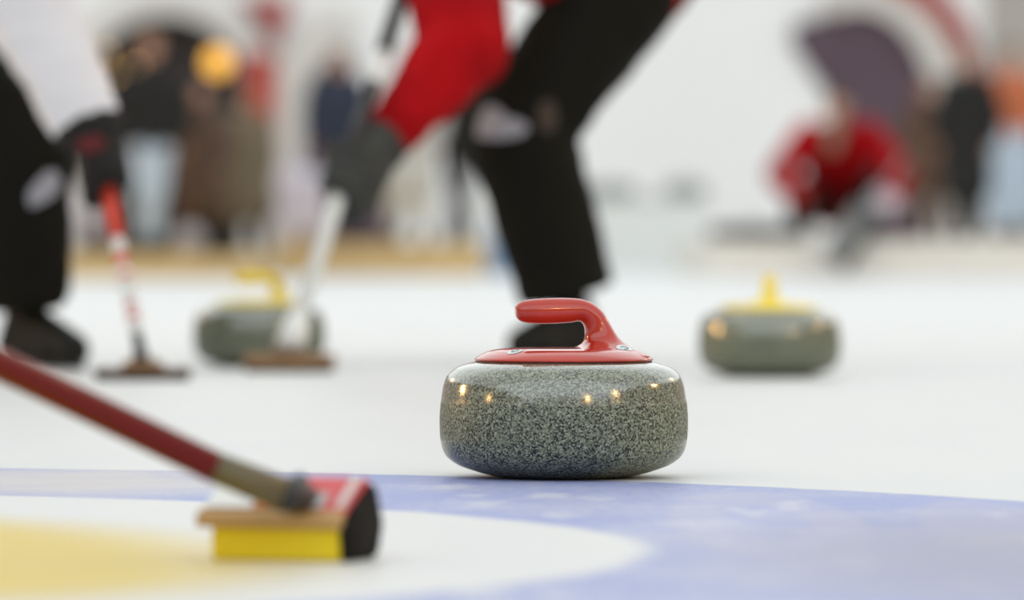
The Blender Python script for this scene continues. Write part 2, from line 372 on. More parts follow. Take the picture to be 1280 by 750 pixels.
# densify the loft with a spline
def dens(rs, k=4):
    out = []
    for i in range(len(rs)-1):
        for j in range(k):
            t = j/k; P0, P1, P2, P3 = rs[max(i-1,0)], rs[i], rs[i+1], rs[min(i+2,len(rs)-1)]
            out.append([.5*(2*b+(c-a)*t+(2*a-5*b+4*c-d)*t*t+(3*b-3*c+d-a)*t**3) for a,b,c,d in zip(P0,P1,P2,P3)])
    return out + [rs[-1]]
loft(bm, dens(rings))
me_handle = remesh(bm, .0012, 8)
HROT = math.radians(-11)    # handle twisted a little about the vertical
me_handle.transform(Matrix.Rotation(-HROT, 4, 'Z'))
htree = BVHTree.FromPolygons([v.co for v in me_handle.vertices], [tuple(p.vertices) for p in me_handle.polygons])
def disc_on(tree, c, r, up, off, n=36, inner=0.0, a0=0, a1=2*PI):
    """round sticker wrapped on the handle: c local centre, r radius"""
    hit, nrm, _, _ = tree.find_nearest(c); nrm = nrm.normalized()
    u = (up - nrm*up.dot(nrm)).normalized(); v = nrm.cross(u)
    bm = bmesh.new(); rr = []
    fr = [inner, (inner+1)/2, 1.0] if inner else [.02, .35, .7, 1.0]
    for f in fr:
        ring = []
        for i in range(n + (0 if abs(a1-a0-2*PI) < 1e-6 else 1)):
            a = a0+(a1-a0)*i/n; p = hit + (u*math.sin(a) + v*math.cos(a))*r*f
            h, nn, _, _ = tree.ray_cast(p + nrm*.02, -nrm)
            ring.append(bm.verts.new((h if h is not None else p) + nrm*off))
        rr.append(ring)
    closed = abs(a1-a0-2*PI) < 1e-6; L = len(rr[0])
    for A, B in zip(rr, rr[1:]):
        for i in range(L if closed else L-1): bm.faces.new((A[i], A[(i+1) % L], B[(i+1) % L], B[i]))
    if not inner: bm.faces.new(rr[0])
    return bm
def to_mesh(bm, name, m):
    me = bpy.data.meshes.new(name); bm.to_mesh(me); bm.free(); me.materials.append(m)
    me.polygons.foreach_set('use_smooth', [True]*len(me.polygons)); return me
def surf(zoomx, zoomy):
    """front point of the handle at the stone-crop pixel (view is almost along +Y)"""
    h = htree.ray_cast(Vector((zx(zoomx), -.3, zz(zoomy)+.0125)), Vector((0, .999, -.043)))[0]
    return h if h is not None else Vector((zx(zoomx), -.05, zz(zoomy)))
badge_spots = [surf(693, 238), surf(316, 251)]
badges = []
for k, c in enumerate(badge_spots):
    up = Vector((-.35,.3,.9)) if k == 0 else Vector((0,1,.2))
    b1 = to_mesh(disc_on(htree, c, .0098, up, .0005), 'badge', M['badge'])
    b2 = to_mesh(disc_on(htree, c, .0048, up, .0009, inner=.66, a0=math.radians(40) if k == 0 else 0, a1=math.radians(320) if k == 0 else 2*PI), 'badge_letter', M['ink'])
    badges.append((b1, b2))
def stone(loc, rz, m, label):
    e = empty('curling_stone', loc, rz); tag(e, label, 'curling stone')
    link('granite_body', me_body, e)
    link('seam_gap', me_gap, e)
    hm = me_handle.copy(); hm.materials.clear(); hm.materials.append(M[m])
    h = link('handle', hm, e); h['label'] = ('red' if m == 'red' else 'yellow') + ' gooseneck plastic handle'
    for b1, b2 in badges:
        o = link('badge', b1, h); o['label'] = 'pale round badge'
        link('badge_letter', b2, o)
    return e
st = ground(704.7, F/D0)
stone(st, 0, 'red', 'grey speckled granite curling stone with a glossy red handle, in focus')
stone(ground(324, 566), math.radians(4), 'yellow', 'granite curling stone with yellow handle, behind a broom head')
stone(ground(962, 612), math.radians(-103.7), 'yellow', 'granite curling stone with yellow handle, alone on the open ice')

# ------------------------------------------------------------------ foreground broom
S0 = 1442.0
def tubes(name, p, q, r1, r2, m, parent, seg=28):
    bm = bmesh.new(); tube(bm, p, q, r1, r2, seg); return obj(name, bm, m, parent, bevel=0)
yaw = math.radians(-19)       # head turned so its right end faces the camera
L0, W0 = .126, .068
fc = ground(263, 1442.0); R = Matrix.Rotation(yaw, 3, 'Z')
cen = fc + R @ Vector((L0/2, W0/2, 0))
br = empty('curling_broom', cen); tag(br, 'red-shafted broom with yellow brush pad, nearest the camera', 'broom')
def local_prism(name, poly, x0, x1, m, parent, taper=0, bevel=.002, slant=0):
    """profile in (across, z), extruded along the head's length"""
    bm = bmesh.new(); a = []; b = []
    for y, z in poly: a.append(R @ Vector((x0 + slant*z, y-W0/2, z))); b.append(R @ Vector((x1 + slant*z, y-W0/2, z)))
    va = [bm.verts.new(p) for p in a]; vb = [bm.verts.new(p) for p in b]; n = len(a)
    bm.faces.new(va); bm.faces.new(vb[::-1])
    for i in range(n): bm.faces.new((va[i], vb[i], vb[(i+1) % n], va[(i+1) % n]))
    return obj(name, bm, m, parent, smooth=False, bevel=bevel)
h = L0/2
pad = local_prism('brush_pad', [(0,.0),(W0,.0),(W0,.030),(0,.030)], -h, h-.005, M['pad'], br, bevel=.004); pad['label'] = 'yellow brush pad'
trim = local_prism('casing_trim', [(-.006,.0285),(W0+.006,.0285),(W0+.006,.0365),(.005,.0442),(-.006,.0405)], -h-.012, h-.004, M['tan'], br); trim['label'] = 'tan lower edge of the casing'
top = local_prism('casing', [(.0050,.0375),(W0+.005,.036),(W0+.004,.066),(W0-.012,.0715),(.0055,.0444)], -h-.010, h-.003, M['rtop'], br, bevel=.003); top['label'] = 'red sloping casing'
# labels on the sloping top
def slope_quad(name, x0, x1, t0, t1, m, parent, lift=.0010):
    A = Vector((0, .0055, .0445)); B = Vector((0, W0-.012, .0715)); nrm = Vector((0, -(B.z-A.z), B.y-A.y)).normalized()
    bm = bmesh.new(); pts = []
    for x, t in ((x0,t0),(x1,t0),(x1,t1),(x0,t1)):
        p = A.lerp(B, t) + nrm*lift; pts.append(R @ (Vector((x, p.y-W0/2, p.z))))
    prism(bm, pts, R @ (nrm*.0008)); return obj(name, bm, m, parent, smooth=False)
w1 = slope_quad('white_label', -h-.008, -h+.036, .0, .72, M['white'], top); w1['label'] = 'white label'
w1 = slope_quad('orange_label', -h+.038, h-.050, .0, .4, M['orange'], top); w1['label'] = 'orange label'
w1 = slope_quad('grey_label', h-.046, h-.026, .02, .45, M['lgrey'], top); w1['label'] = 'pale grey label'
# strip of small white characters along the right edge
for i in range(7):
    t = .06 + i*.13
    w1 = slope_quad('lettering', h-.014, h-.005, t, t+.075, M['white'], top)
# bulging dark end tuft (pentagon section)
bm = bmesh.new(); rings = []
for x, f in ((h-.006,1.0),(h-.001,1.0),(h+.003,.96),(h+.007,.80),(h+.009,.5)):
    c = (W0/2, .034); ring = []
    for y, z in ((.0,.0),(W0,.0),(W0+.012,.030),(W0-.004,.066),(.012,.044),(-.004,.026)):
        ring.append(R @ Vector((x, c[0]+(y-c[0])*f-W0/2, max(.0005, c[1]+(z-c[1])*f))))
    rings.append(ring)
loft(bm, rings); tf = obj('end_tuft', bm, M['bristle'], br, smooth=False, bevel=.003); tf['label'] = 'black bristle end'
# shaft: ferrule then red handle, rising to the left
pj = at(352, 617, 1462) - cen; pf = at(268, 584, 1466) - cen; pe = at(0, 455, 1475) - cen
dirn = (pe - pf).normalized()
k = pf + (pj-pf).normalized()*((pj-pf).length)
o = tubes('ferrule', pf, k, .0135, .0150, M['olive'], br); o['label'] = 'olive ferrule'
bm = bmesh.new(); cap(bm, k - dirn*.004, at(366,613,1458)-cen, .0145, .012); cap(bm, at(366,613,1458)-cen, at(374,604,1450)-cen, .011, .009); cap(bm, at(366,618,1458)-cen, R @ Vector((.012,.006,.05)), .012, .014)
o = obj('swivel_joint', bm, M['knob'], br); o['label'] = 'black swivel joint'
shaft = tubes('shaft', pf, pf + dirn*1.12, .0136, .0136, M['shred'], br); shaft['label'] = 'dark red shaft'
bm = bmesh.new(); cap(bm, pf+dirn*1.12, pf+dirn*1.125, .0142); obj('end_cap', bm, M['knob'], br)

# ------------------------------------------------------------------ other brooms
def flat_broom(label, base, yaw, top, mats, L=.2, W=.075, shaft_r=.0125, grip=None, stripes=(), plate_h=.016, hump=None, fer_len=.07, fer_r=(.013,.019), lean=None):
    e = empty('curling_broom', base); tag(e, label, 'broom')
    RR = Matrix.Rotation(yaw, 3, 'Z')
    bm = bmesh.new(); box(bm, (0,0,.006), (L*.96, W*.9, .012), RR); o = obj('brush_pad', bm, M['bristle'], e, smooth=False, bevel=.004)
    bm = bmesh.new(); box(bm, (0,0,.012+plate_h/2), (L, W, plate_h), RR); o = obj('head_plate', bm, M[mats['plate']], e, smooth=False, bevel=.005)
    z0 = .012+plate_h
    if hump:
        bm = bmesh.new()
        for sx in (-1, 1):
            prism(bm, [RR @ Vector((sx*.016 + .006*(1 if sx > 0 else -1)*q[2], q[0], z0+q[1])) for q in ((-.026,0,0),(.026,0,0),(.014,hump,0),(-.014,hump,0))], RR @ Vector((sx*.012,0,0)))
        box(bm, (0,0,z0+hump*.3), (L*.42, .045, hump*.6), RR)
        o = obj('bracket', bm, M[mats['bracket']], e, smooth=False, bevel=.003)
    d = (Vector(top) - Vector(base) - Vector((0,0,z0+.012))).normalized(); p0 = Vector((0,0,z0+.012))
    tubes('ferrule', p0, p0+d*fer_len, fer_r[1], fer_r[0], M[mats['ferrule']], e)
    total = (Vector(top)-Vector(base)-p0).length
    sh = tubes('shaft', p0+d*fer_len*.9, p0+d*total, shaft_r, shaft_r, M[mats['shaft']], e)
    for a, b, mm in stripes:
        o = tubes('shaft_band', p0+d*a, p0+d*b, shaft_r+.0006, shaft_r+.0006, M[mm], e); o['label'] = ('black' if mm == 'knob' else 'red') + ' band on the white shaft'
    if grip: o = tubes('grip', p0+d*grip[0], p0+d*grip[1], shaft_r+.0022, shaft_r+.0022, M[mats['grip']], e); o['label'] = ('black' if mats['grip'] == 'knob' else 'red') + ' grip'
    bm = bmesh.new(); cap(bm, p0+d*total, p0+d*(total+.004), shaft_r+.001); obj('end_cap', bm, M['knob'], e)
    return e, base+p0, d
LB = ground(178, 628)
LHAND = at(124, 196, 612)
tdir = (LHAND - LB); LTOP = LB + tdir*(1.18/tdir.length)
lb, lp0, ld = flat_broom('white and red broom with flat brown head, held by the person in white', LB, math.radians(3), LTOP, dict(plate='wood', bracket='bwood', ferrule='knob', shaft='silver', grip='rgrip'),
    L=.196, W=.07, hump=.022, grip=(.30,.46), stripes=((.10,.112,'rtop'),(.13,.14,'rtop'),(.2,.212,'rgrip'),(.235,.262,'rgrip'),(.462,.57,'knob')), plate_h=.012, fer_len=.075, fer_r=(.010,.015))
CB = ground(362, 590)
CHAND = at(436, 218, 574)
tdir = CHAND - CB; CTOP = CB + tdir*(1.18/tdir.length)
cb, cp0, cdn = flat_broom('white-shafted broom with brown head in front of a yellow-handled stone', CB, math.radians(-4), CTOP, dict(plate='bwood', bracket='wood', ferrule='silver', shaft='silver', grip='knob'),
    L=.19, W=.08, plate_h=.026, shaft_r=.0165, fer_len=.09, fer_r=(.024,.034), hump=.014, stripes=((.50,.76,'knob'),), grip=(.85,1.1))

# ------------------------------------------------------------------ people
def grip_hand(bm, c, axis, wrist, rs, thumb_sign=1, sc=1.0, flip=1):
    """a hand closed round a shaft: palm, four curled fingers, thumb the other way round"""
    a = Vector(axis).normalized(); c = Vector(c); w = Vector(wrist) - c
    n = (w - a*w.dot(a)).normalized(); t = a.cross(n)*flip
    def P(ang, off, rad): return c + a*off + (n*math.cos(ang) + t*math.sin(ang))*rad
    R0 = rs + .012*sc
    for k in range(4):                                    # palm ridges
        off = (k-1.5)*.021*sc
        cap(bm, P(-.7, off, R0+.012), P(.75, off, R0+.012), .0155*sc, .014*sc)
        angs = [.7, 1.5, 2.3, 3.1, 3.8 - .15*abs(k-1.2)]
        rad = [.0125, .0118, .0112, .0105, .0095]
        for i in range(4): cap(bm, P(angs[i], off, R0+.002), P(angs[i+1], off, R0), rad[i]*sc, rad[i+1]*sc)
        ell(bm, P(1.5, off, R0+.006), .0128*sc, seg=12)
    s = thumb_sign
    cap(bm, P(-.55, s*.040*sc, R0+.012), P(-1.4, s*.052*sc, R0+.006), .0165*sc, .0135*sc)
    cap(bm, P(-1.4, s*.052*sc, R0+.006), P(-2.3, s*.046*sc, R0), .0135*sc, .011*sc)
    heel = c + n*(R0+.028)
    cap(bm, heel - a*.025*sc, heel + a*.025*sc, .021*sc); cap(bm, heel, c + w*.93, .030*sc, .034*sc)
def open_hand(bm, wrist, d, side, sc=1.0):
    """relaxed hanging hand: palm, four slightly bent fingers, thumb off the side"""
    w = Vector(wrist); d = Vector(d).normalized(); side = Vector(side); side = (side - d*side.dot(d)).normalized(); nrm = d.cross(side)
    for k in range(4): cap(bm, w + side*(k-1.5)*.012, w + d*.085*sc + side*(k-1.5)*.019*sc, .014*sc, .0115*sc, 12)
    for k, ln in enumerate((.068,.078,.073,.058)):
        p = w + d*.088*sc + side*(1.5-k)*.0195*sc; q = p + (d + nrm*.25).normalized()*ln*.5*sc; r = q + (d + nrm*.75).normalized()*ln*.5*sc
        cap(bm, p, q, .0098*sc, .009*sc, 10); cap(bm, q, r, .009*sc, .0075*sc, 10)
    p = w + d*.03*sc + side*.022*sc; q = p + (d*.6+side*.6).normalized()*.045*sc; r = q + (d*.9+side*.15+nrm*.2).normalized()*.03*sc
    cap(bm, p, q, .0135*sc, .011*sc, 10); cap(bm, q, r, .011*sc, .009*sc, 10)
def make_head(bm, c, fwd, sc=1.0, up=Vector((0,0,1))):
    f = Vector(fwd).normalized(); x = f.cross(up).normalized(); u = x.cross(f).normalized()
    Rm = Matrix((x, f, u)).transposed()
    T = lambda v: Vector(c) + Rm @ (Vector(v)*sc)
    ell(bm, T((0,-.012,.03)), (.076*sc,.096*sc,.088*sc), Rm); ell(bm, T((0,.022,-.035)), (.060*sc,.068*sc,.078*sc), Rm)
    cap(bm, T((0,.055,-.095)), T((0,.06,-.09)), .024*sc)                          # chin
    cap(bm, T((0,.09,.012)), T((0,.108,-.028)), .009*sc, .014*sc)                  # nose
    for s in (-1,1):
        ell(bm, T((s*.078,-.008,-.005)), (.010*sc,.020*sc,.032*sc), Rm)            # ears
        cap(bm, T((s*.016,.082,.028)), T((s*.045,.070,.028)), .009*sc)              # brow
        ell(bm, T((s*.04,.058,-.03)), .024*sc)                                      # cheek
    cap(bm, T((-.02,.082,-.060)), T((.02,.082,-.060)), .007*sc)                     # lips
    return T, Rm
def build_person(label, J, mats, base, cat='person', face=(0,-1,0), headup=Vector((0,0,1)), sleeve=(.085,.075,.06), leg=(.11,.1,.09), voxel=.009, gloves=None, coat_len=None,
                 hands=('open','open'), hand_fn=None, girth=1.0, sc=1.0, hairm='hair', hat=None, shoes=True, skip_head_detail=False, folds=.02):
    B = Vector(base); G = {k: Vector(v) - B for k, v in J.items()}
    hd = Vector(face)
    bm = bmesh.new()
    mid = (G['hip_l']+G['hip_r'])/2; ch = (G['sh_l']+G['sh_r'])/2; axis = (ch-mid).normalized()
    g = girth*sc
    def torso(bm, add, low=0.0):
        cap(bm, G['hip_l'], G['hip_r'], .095*g+add)
        for s in ('l','r'):
            cap(bm, G['hip_'+s].lerp(mid,.15), (G['sh_'+s].lerp(ch,.35)) - axis*.1*sc, .09*g+add, .105*g+add)
            cap(bm, G['sh_'+s].lerp(ch,.55) - axis*.10*sc, G['sh_'+s] - axis*.01, .085*g+add, .055*sc+add)
        cap(bm, mid, ch - axis*.09*sc, .105*g+add, .115*g+add); cap(bm, ch - axis*.05*sc, ch.lerp(G['head'],.25), .08*sc+add, .062*sc+add*.6)
    torso(bm, 0)
    cap(bm, ch - axis*.03, G['head'].lerp(ch,.25), .056*sc, .052*sc)
    for s in ('l','r'):
        cap(bm, G['sh_'+s], G['el_'+s], .048*sc, .040*sc); cap(bm, G['el_'+s], G['wr_'+s], .041*sc, .028*sc)
        cap(bm, G['hip_'+s], G['kn_'+s], .085*sc, .056*sc); cap(bm, G['kn_'+s], G['an_'+s], .056*sc, .036*sc)
        cap(bm, G['an_'+s], G['toe_'+s].lerp(G['an_'+s],.2), .038*sc, .028*sc)
    T, Rm = make_head(bm, G['head'], hd, sc, headup)
    gb = {'l': bmesh.new(), 'r': bmesh.new()}
    for i, s in enumerate(('l','r')):
        tgt = gb[s] if gloves else bm
        if hands[i] == 'open':
            d = (G['wr_'+s]-G['el_'+s]); open_hand(tgt, G['wr_'+s], d, hd, sc)
            if gloves: open_hand(bm, G['wr_'+s], d, hd, sc*.85)
        else:
            c, ax, rs, ts, fl, gs = hands[i]; grip_hand(tgt, Vector(c)-B, ax, G['wr_'+s], rs, ts, gs, fl)
            if gloves: cap(tgt, G['wr_'+s].lerp(Vector(c)-B,.4), G['wr_'+s], .050*sc, sleeve[2]+.003)
    body = link('person', remesh(bm, voxel, 3), None, M['skin'], B); tag(body, label, cat)
    # trousers
    bm = bmesh.new()
    cap(bm, G['hip_l'], G['hip_r'], .115*g); cap(bm, mid, mid+axis*.1, .118*g)
    for s in ('l','r'):
        cap(bm, G['hip_'+s], G['kn_'+s], leg[0], leg[1]); cap(bm, G['kn_'+s], G['kn_'+s].lerp(G['an_'+s],.5), leg[1], (leg[1]+leg[2])/2); tube(bm, G['kn_'+s].lerp(G['an_'+s],.45), G['an_'+s] + (G['kn_'+s]-G['an_'+s]).normalized()*.05*sc, (leg[1]+leg[2])/2, leg[2])
    tr = link('trousers', remesh(bm, voxel, 3, (folds, .09)), body, M[mats['trousers']])
    # jacket
    bm = bmesh.new(); torso(bm, .028*sc)
    for s in ('l','r'):
        cap(bm, G['sh_'+s], G['el_'+s], sleeve[0], sleeve[1]); cap(bm, G['el_'+s], G['wr_'+s].lerp(G['el_'+s], .10 if gloves else .05), sleeve[1], sleeve[2])
    if coat_len:
        for s in ('l','r'): cap(bm, G['hip_'+s], G['hip_'+s].lerp(G['kn_'+s], coat_len), .135*g, .15*g)
    jk = link('jacket', remesh(bm, voxel, 3, (folds, .07)), body, M[mats['jacket']])
    # collar
    bm = bmesh.new(); cc = ch.lerp(G['head'], .30); cap(bm, cc - axis*.02, cc + (G['head']-ch).normalized()*.02*sc, .068*sc, .064*sc)
    link('collar', remesh(bm, voxel, 2), jk, M[mats.get('collar', mats['jacket'])])
    # hair
    bm = bmesh.new()
    ell(bm, T((0,-.022,.045)), (.084*sc,.098*sc,.085*sc), Rm); ell(bm, T((0,-.05,-.01)), (.078*sc,.064*sc,.075*sc), Rm)
    hm = remesh(bm, .008, 2, (.012,.03)); hr = link('hair', hm, body, M[hairm])
    for s in (-1,1):
        bm = bmesh.new(); ell(bm, T((s*.031,.079,.008)), .010*sc, seg=12); obj('eye', bm, M['eye'], body)
    if gloves:
        for s in ('l','r'):
            gl = link('glove', remesh(gb[s], .0045, 2), body, M[gloves[0 if s == 'l' else 1]])
            if s == 'l': body['_g'] = 1
    else:
        gb['l'].free(); gb['r'].free()
    for s in ('l','r'):
        bm = bmesh.new(); an = G['an_'+s]; toe = G['toe_'+s]; z0 = toe.z - .045*sc
        d = Vector((toe.x-an.x, toe.y-an.y, 0)).normalized(); sd = Vector((-d.y, d.x, 0))
        heel = an - d*.05*sc; heel.z = z0+.045
        cap(bm, Vector((an.x,an.y,z0+.12)), heel, .046*sc, .042*sc); cap(bm, heel, Vector((toe.x,toe.y,z0+.040)), .042*sc, .036*sc)
        cap(bm, Vector((an.x,an.y,z0+.1)), Vector((toe.x,toe.y,z0+.045)), .044*sc, .034*sc)
        q = Vector((toe.x,toe.y,z0+.036)) - d*.06*sc; cap(bm, q-sd*.014, q+sd*.014, .038*sc)
        mm = remesh(bm, .006, 3)
        for v in mm.vertices:
            if v.co.z < z0+.014: v.co.z = z0+.014
        sh = link('shoe', mm, body, M[mats.get('shoe','shoe')])
        bm = bmesh.new(); pts = []
        for i in range(24):
            a = 2*PI*i/24; L = ((toe-an).length*.5+.085*sc); cx = (heel+Vector((toe.x,toe.y,heel.z)))/2
            pts.append(Vector((cx.x,cx.y,z0)) + d*math.cos(a)*L*.84 + sd*math.sin(a)*.042*sc)
        prism(bm, pts, Vector((0,0,.018))); obj('sole', bm, M['sole'], sh, smooth=False)
    if '_g' in body: del body['_g']
    return body, tr, jk
def setz(p, z): p = Vector(p); p.z = z; return p

# --- sweeper in red and black, centre
s = 548
hip_l = at(778,-18,s); hip_r = at(800,-34,s-9)
J = dict(hip_l=hip_l, hip_r=hip_r, kn_l=at(650,160,s+3), an_l=setz(at(716,398,s+2), .105), toe_l=setz(at(652,440,s+7), .05),
         kn_r=at(652,152,s-14), an_r=setz(at(716,392,s-12), .105), toe_r=setz(at(664,430,s-6), .05),
         sh_l=at(546,-118,s+6), sh_r=at(575,-150,s-10), el_l=at(580,55,s+14), wr_l=at(476,182,s+20),
         el_r=at(540,-10,s-2), wr_r=at(508,-62,s+6), head=at(470,-165,s))
hr_c = cp0 + cdn*((at(0,-75,570).z - cp0.z)/cdn.z)
J['wr_r'] = hr_c + Vector((.085,.03,.03)); J['el_r'] = J['wr_r'].lerp(J['sh_r'], .45) + Vector((.05,.14,.02))
hl_c = cp0 + cdn*((at(0,222,572).z - cp0.z)/cdn.z)
body, tr, jk = build_person('person in a red jacket and black trousers sweeping, bent over behind the red-handled stone', J, dict(trousers='black', jacket='jred', collar='black'), ground(720, s),
    face=(-.8,-.3,-.5), headup=Vector((-.5,0,.85)), sleeve=(.13,.105,.058), leg=(.135,.122,.108), voxel=.009, gloves=('glove','glove'),
    hands=((hl_c, cdn, .0165, 1, -1, 1.6), (hr_c, cdn, .0165, 1, 1, 1.3)))
d = decal('trouser_logo', [(597,172),(596,160),(600,146),(606,134),(616,131),(626,137),(634,146),(648,149),(660,156),(658,166),(648,171),(630,174),(610,174)], s, tr, M['logo'], body); d['label'] = 'pale sewn logo on the knee'
d = decal('trouser_patch', [(671,140),(676,127),(687,124),(695,132),(697,150),(692,164),(680,168),(673,158)], s, tr, M['patch'], body); d['label'] = 'dull brown patch beside the logo'

# --- sweeper in white and black, left edge
s = 582
J = dict(hip_l=at(-120,72,s-8), hip_r=at(-104,58,s), kn_r=at(22,196,s+4), an_r=setz(at(34,408,s-2), .10), toe_r=setz(at(92,440,s+6), .05),
         kn_l=at(-150,270,s-14), an_l=setz(at(-235,392,s-18), .10), toe_l=setz(at(-190,440,s-14), .05),
         sh_r=at(-40,-150,s+10), sh_l=at(-50,-178,s-8), el_r=at(22,-20,s+33), wr_r=at(112,162,s+33), el_l=at(20,-90,s), wr_l=at(70,-50,s+10), head=at(60,-225,s))
gc = lp0 + ld*((at(0,205,612).z - lp0.z)/ld.z); gc2 = lp0 + ld*((at(0,-60,610).z - lp0.z)/ld.z)
J['wr_l'] = gc2 + Vector((-.08,.04,.02)); J['el_l'] = J['wr_l'].lerp(J['sh_l'], .45) + Vector((-.02,.12,-.08))
body2, tr2, jk2 = build_person('person in a white jacket and black trousers sweeping at the left edge', J, dict(trousers='black', jacket='jwhite', collar='black'), ground(0, s),
    face=(.8,-.3,-.5), headup=Vector((.5,0,.85)), sleeve=(.115,.10,.072), leg=(.135,.115,.092), voxel=.009, gloves=('glovek','glovek'),
    hands=((gc2, ld, .0125, 1, 1, 1.3), (gc, ld, .0125, -1, 1, 1.5)))
d = decal('trouser_logo', [(34,250),(36,238),(46,226),(58,214),(70,213),(76,226),(72,242),(60,250),(48,257),(38,260)], s, tr2, M['logo'], body2); d['label'] = 'pale sewn logo on the trouser leg'
gl = [o for o in body2.children if o.name.startswith('glove')]
d = decal('glove_patch', [(96,186),(98,176),(112,170),(126,170),(132,178),(126,187),(110,192)], 612, gl[1], M['gred'], body2); d['label'] = 'dark red patch on the glove'

# --- standing spectators
def standing(px, s, z0, H=1.75, ang=0, spread=.1, arm=.06):
    k = H/1.75; b = ground(px, s, z0); Rz = Matrix.Rotation(ang, 3, 'Z')
    P = lambda x, y, z: b + Rz @ Vector((x*k, y*k, z*k))
    J = {}
    for n, q in (('l',1),('r',-1)):
        J['hip_'+n] = P(q*.09,0,.93); J['kn_'+n] = P(q*(.09+spread*.2),-.02,.5); J['an_'+n] = P(q*(.09+spread*.5),.02,.085); J['toe_'+n] = P(q*(.1+spread*.6),-.13,.045)
        J['sh_'+n] = P(q*.175,0,1.42); J['el_'+n] = P(q*(.22+arm),.03,1.13); J['wr_'+n] = P(q*(.22+arm*.6),-.08,.89)
    J['head'] = P(0,-.01,1.625)
    return J, b, k, Rz @ Vector((0,-1,0))
def spectator(label, px, s, z0, mats, H=1.75, ang=0, voxel=.014, coat=None, girth=1.0, spread=.1, hairm='hair', leg=(.1,.085,.08)):
    J, b, k, f = standing(px, s, z0, H, ang, spread)
    leg = tuple(x*k for x in leg)
    return build_person(label, J, mats, b, face=f, sleeve=(.066*k,.064*k,.052*k), leg=leg, voxel=voxel, coat_len=coat, girth=girth, sc=k, hairm=hairm)
spectator('person in a dark coat and pale blue jeans standing in the left archway', 188, 164, PL, dict(trousers='jean', jacket='dgrey'), 1.70, .2, spread=-.25, hairm='hairb')
spectator('person in a brown coat and dark trousers, below the amber lamp', 252, 161, PL, dict(trousers='dgrey', jacket='brown'), 1.34, -.2, coat=1.0, girth=1.3)
spectator('person in a khaki coat standing in front of the red banner', 309, 158, PL, dict(trousers='dgrey', jacket='khaki'), 1.32, .15, coat=1.0, girth=1.35, hairm='hairb')
spectator('person in a black coat and pale trousers standing behind the red-gripped broom', 120, 160, PL, dict(trousers='lilac', jacket='dgrey'), 1.45, .3, coat=.35)
spectator('person all in black standing between the pale jeans and the brown coat', 222, 152, PL, dict(trousers='dgrey', jacket='dgrey'), 1.5, .1, coat=1.0, girth=1.2)
spectator('person in a navy jacket standing in the narrow plum archway', 424, 150, PM, dict(trousers='dgrey', jacket='navy'), 1.62, .3)
spectator('person in a long light grey coat behind the red sleeve', 512, 152, PM, dict(trousers='lgrey', jacket='lgrey'), 1.6, -.2, coat=.95, girth=1.1)
spectator('person all in black standing behind the sweeping knee', 574, 147, PM, dict(trousers='dgrey', jacket='dgrey'), 1.62, -.1, spread=-.3)
spectator('person in a brown coat standing right of the crouching person in red', 1160, 141, PR, dict(trousers='brown', jacket='brown'), 1.45, .1, coat=.9, girth=.85)
spectator('person all in black standing between the brown coat and the orange jacket', 1209, 150, PR, dict(trousers='dgrey', jacket='dgrey'), 1.62, -.3, coat=1.05, girth=1.05, spread=-.1)
spectator('person in an orange jacket and pale blue trousers at the right edge', 1264, 146, PR, dict(trousers='jean', jacket='jorange'), 1.68, .1, spread=.05, leg=(.14,.125,.11))

# --- crouching person in red on the right platform
s = 161
bz = PR
J = dict(hip_l=at(1066,262,s-2), hip_r=at(1034,262,s-2), kn_l=at(1094,234,s+1.4), kn_r=at(1000,240,s+1.4), an_l=setz(at(1088,290,s+.4), bz+.085), an_r=setz(at(1002,290,s+.4), bz+.085),
         toe_l=setz(at(1092,296,s+1), bz+.045), toe_r=setz(at(996,296,s+1), bz+.045), sh_l=at(1084,164,s+.2), sh_r=at(1010,166,s+.2), el_l=at(1122,214,s+.8), el_r=at(974,218,s+.8),
         wr_l=at(1110,254,s+2.2), wr_r=at(1000,246,s+2.2), head=at(1046,134,s+.8))
b3 = ground(1048, s, bz)
J['an_l'].z = J['an_r'].z = bz + .085*1.08; J['toe_l'].z = J['toe_r'].z = bz + .045*1.08
A = at(1112,226,s+1.8); Bq = at(1046,322,s+3.2); ax = (A-Bq).normalized()
gcr = Bq + ax*(Bq - at(1104,262,s+2)).length
body3, tr3, jk3 = build_person('person in a red jacket crouching with a grey broom on the far platform', J, dict(trousers='black', jacket='jred', collar='khaki'), b3, face=(0,-1,-.12), sleeve=(.10,.108,.085), sc=1.08, girth=1.1,
    leg=(.13,.12,.10), voxel=.012, gloves=('glovew','brick'), hands=((gcr, ax, .02, 1, 1, 1.5), 'open'))
bm = bmesh.new(); q = at(1040,186,s+2.0)-b3; cap(bm, at(1042,166,s+1.2)-b3, q, .075, .04)
link('scarf', remesh(bm, .012, 3, (.02,.06)), body3, M['khaki'])
e = empty('curling_broom', Bq - Vector((0,0,0))); tag(e, 'grey broom with a black-edged head held by the crouching person in red', 'broom')
u = Vector((0,1,0)); side = ax.cross(u).normalized()
Rb = Matrix((ax, u, side)).transposed()
bm = bmesh.new(); box(bm, ax*.22 + side*(.035), (.52,.09,.17), Rb); o = obj('head_plate', bm, M['bgrey'], e, smooth=False, bevel=.02)
bm = bmesh.new(); box(bm, ax*.17 + side*(-.085), (.46,.085,.07), Rb); o = obj('brush_pad', bm, M['bristle'], e, smooth=False, bevel=.01); o['label'] = 'black bristle edge'
tubes('shaft', ax*.40, ax*1.1, .02, .02, M['bgrey'], e)
bm = bmesh.new(); cap(bm, ax*1.1, ax*1.105, .022); obj('end_cap', bm, M['knob'], e)

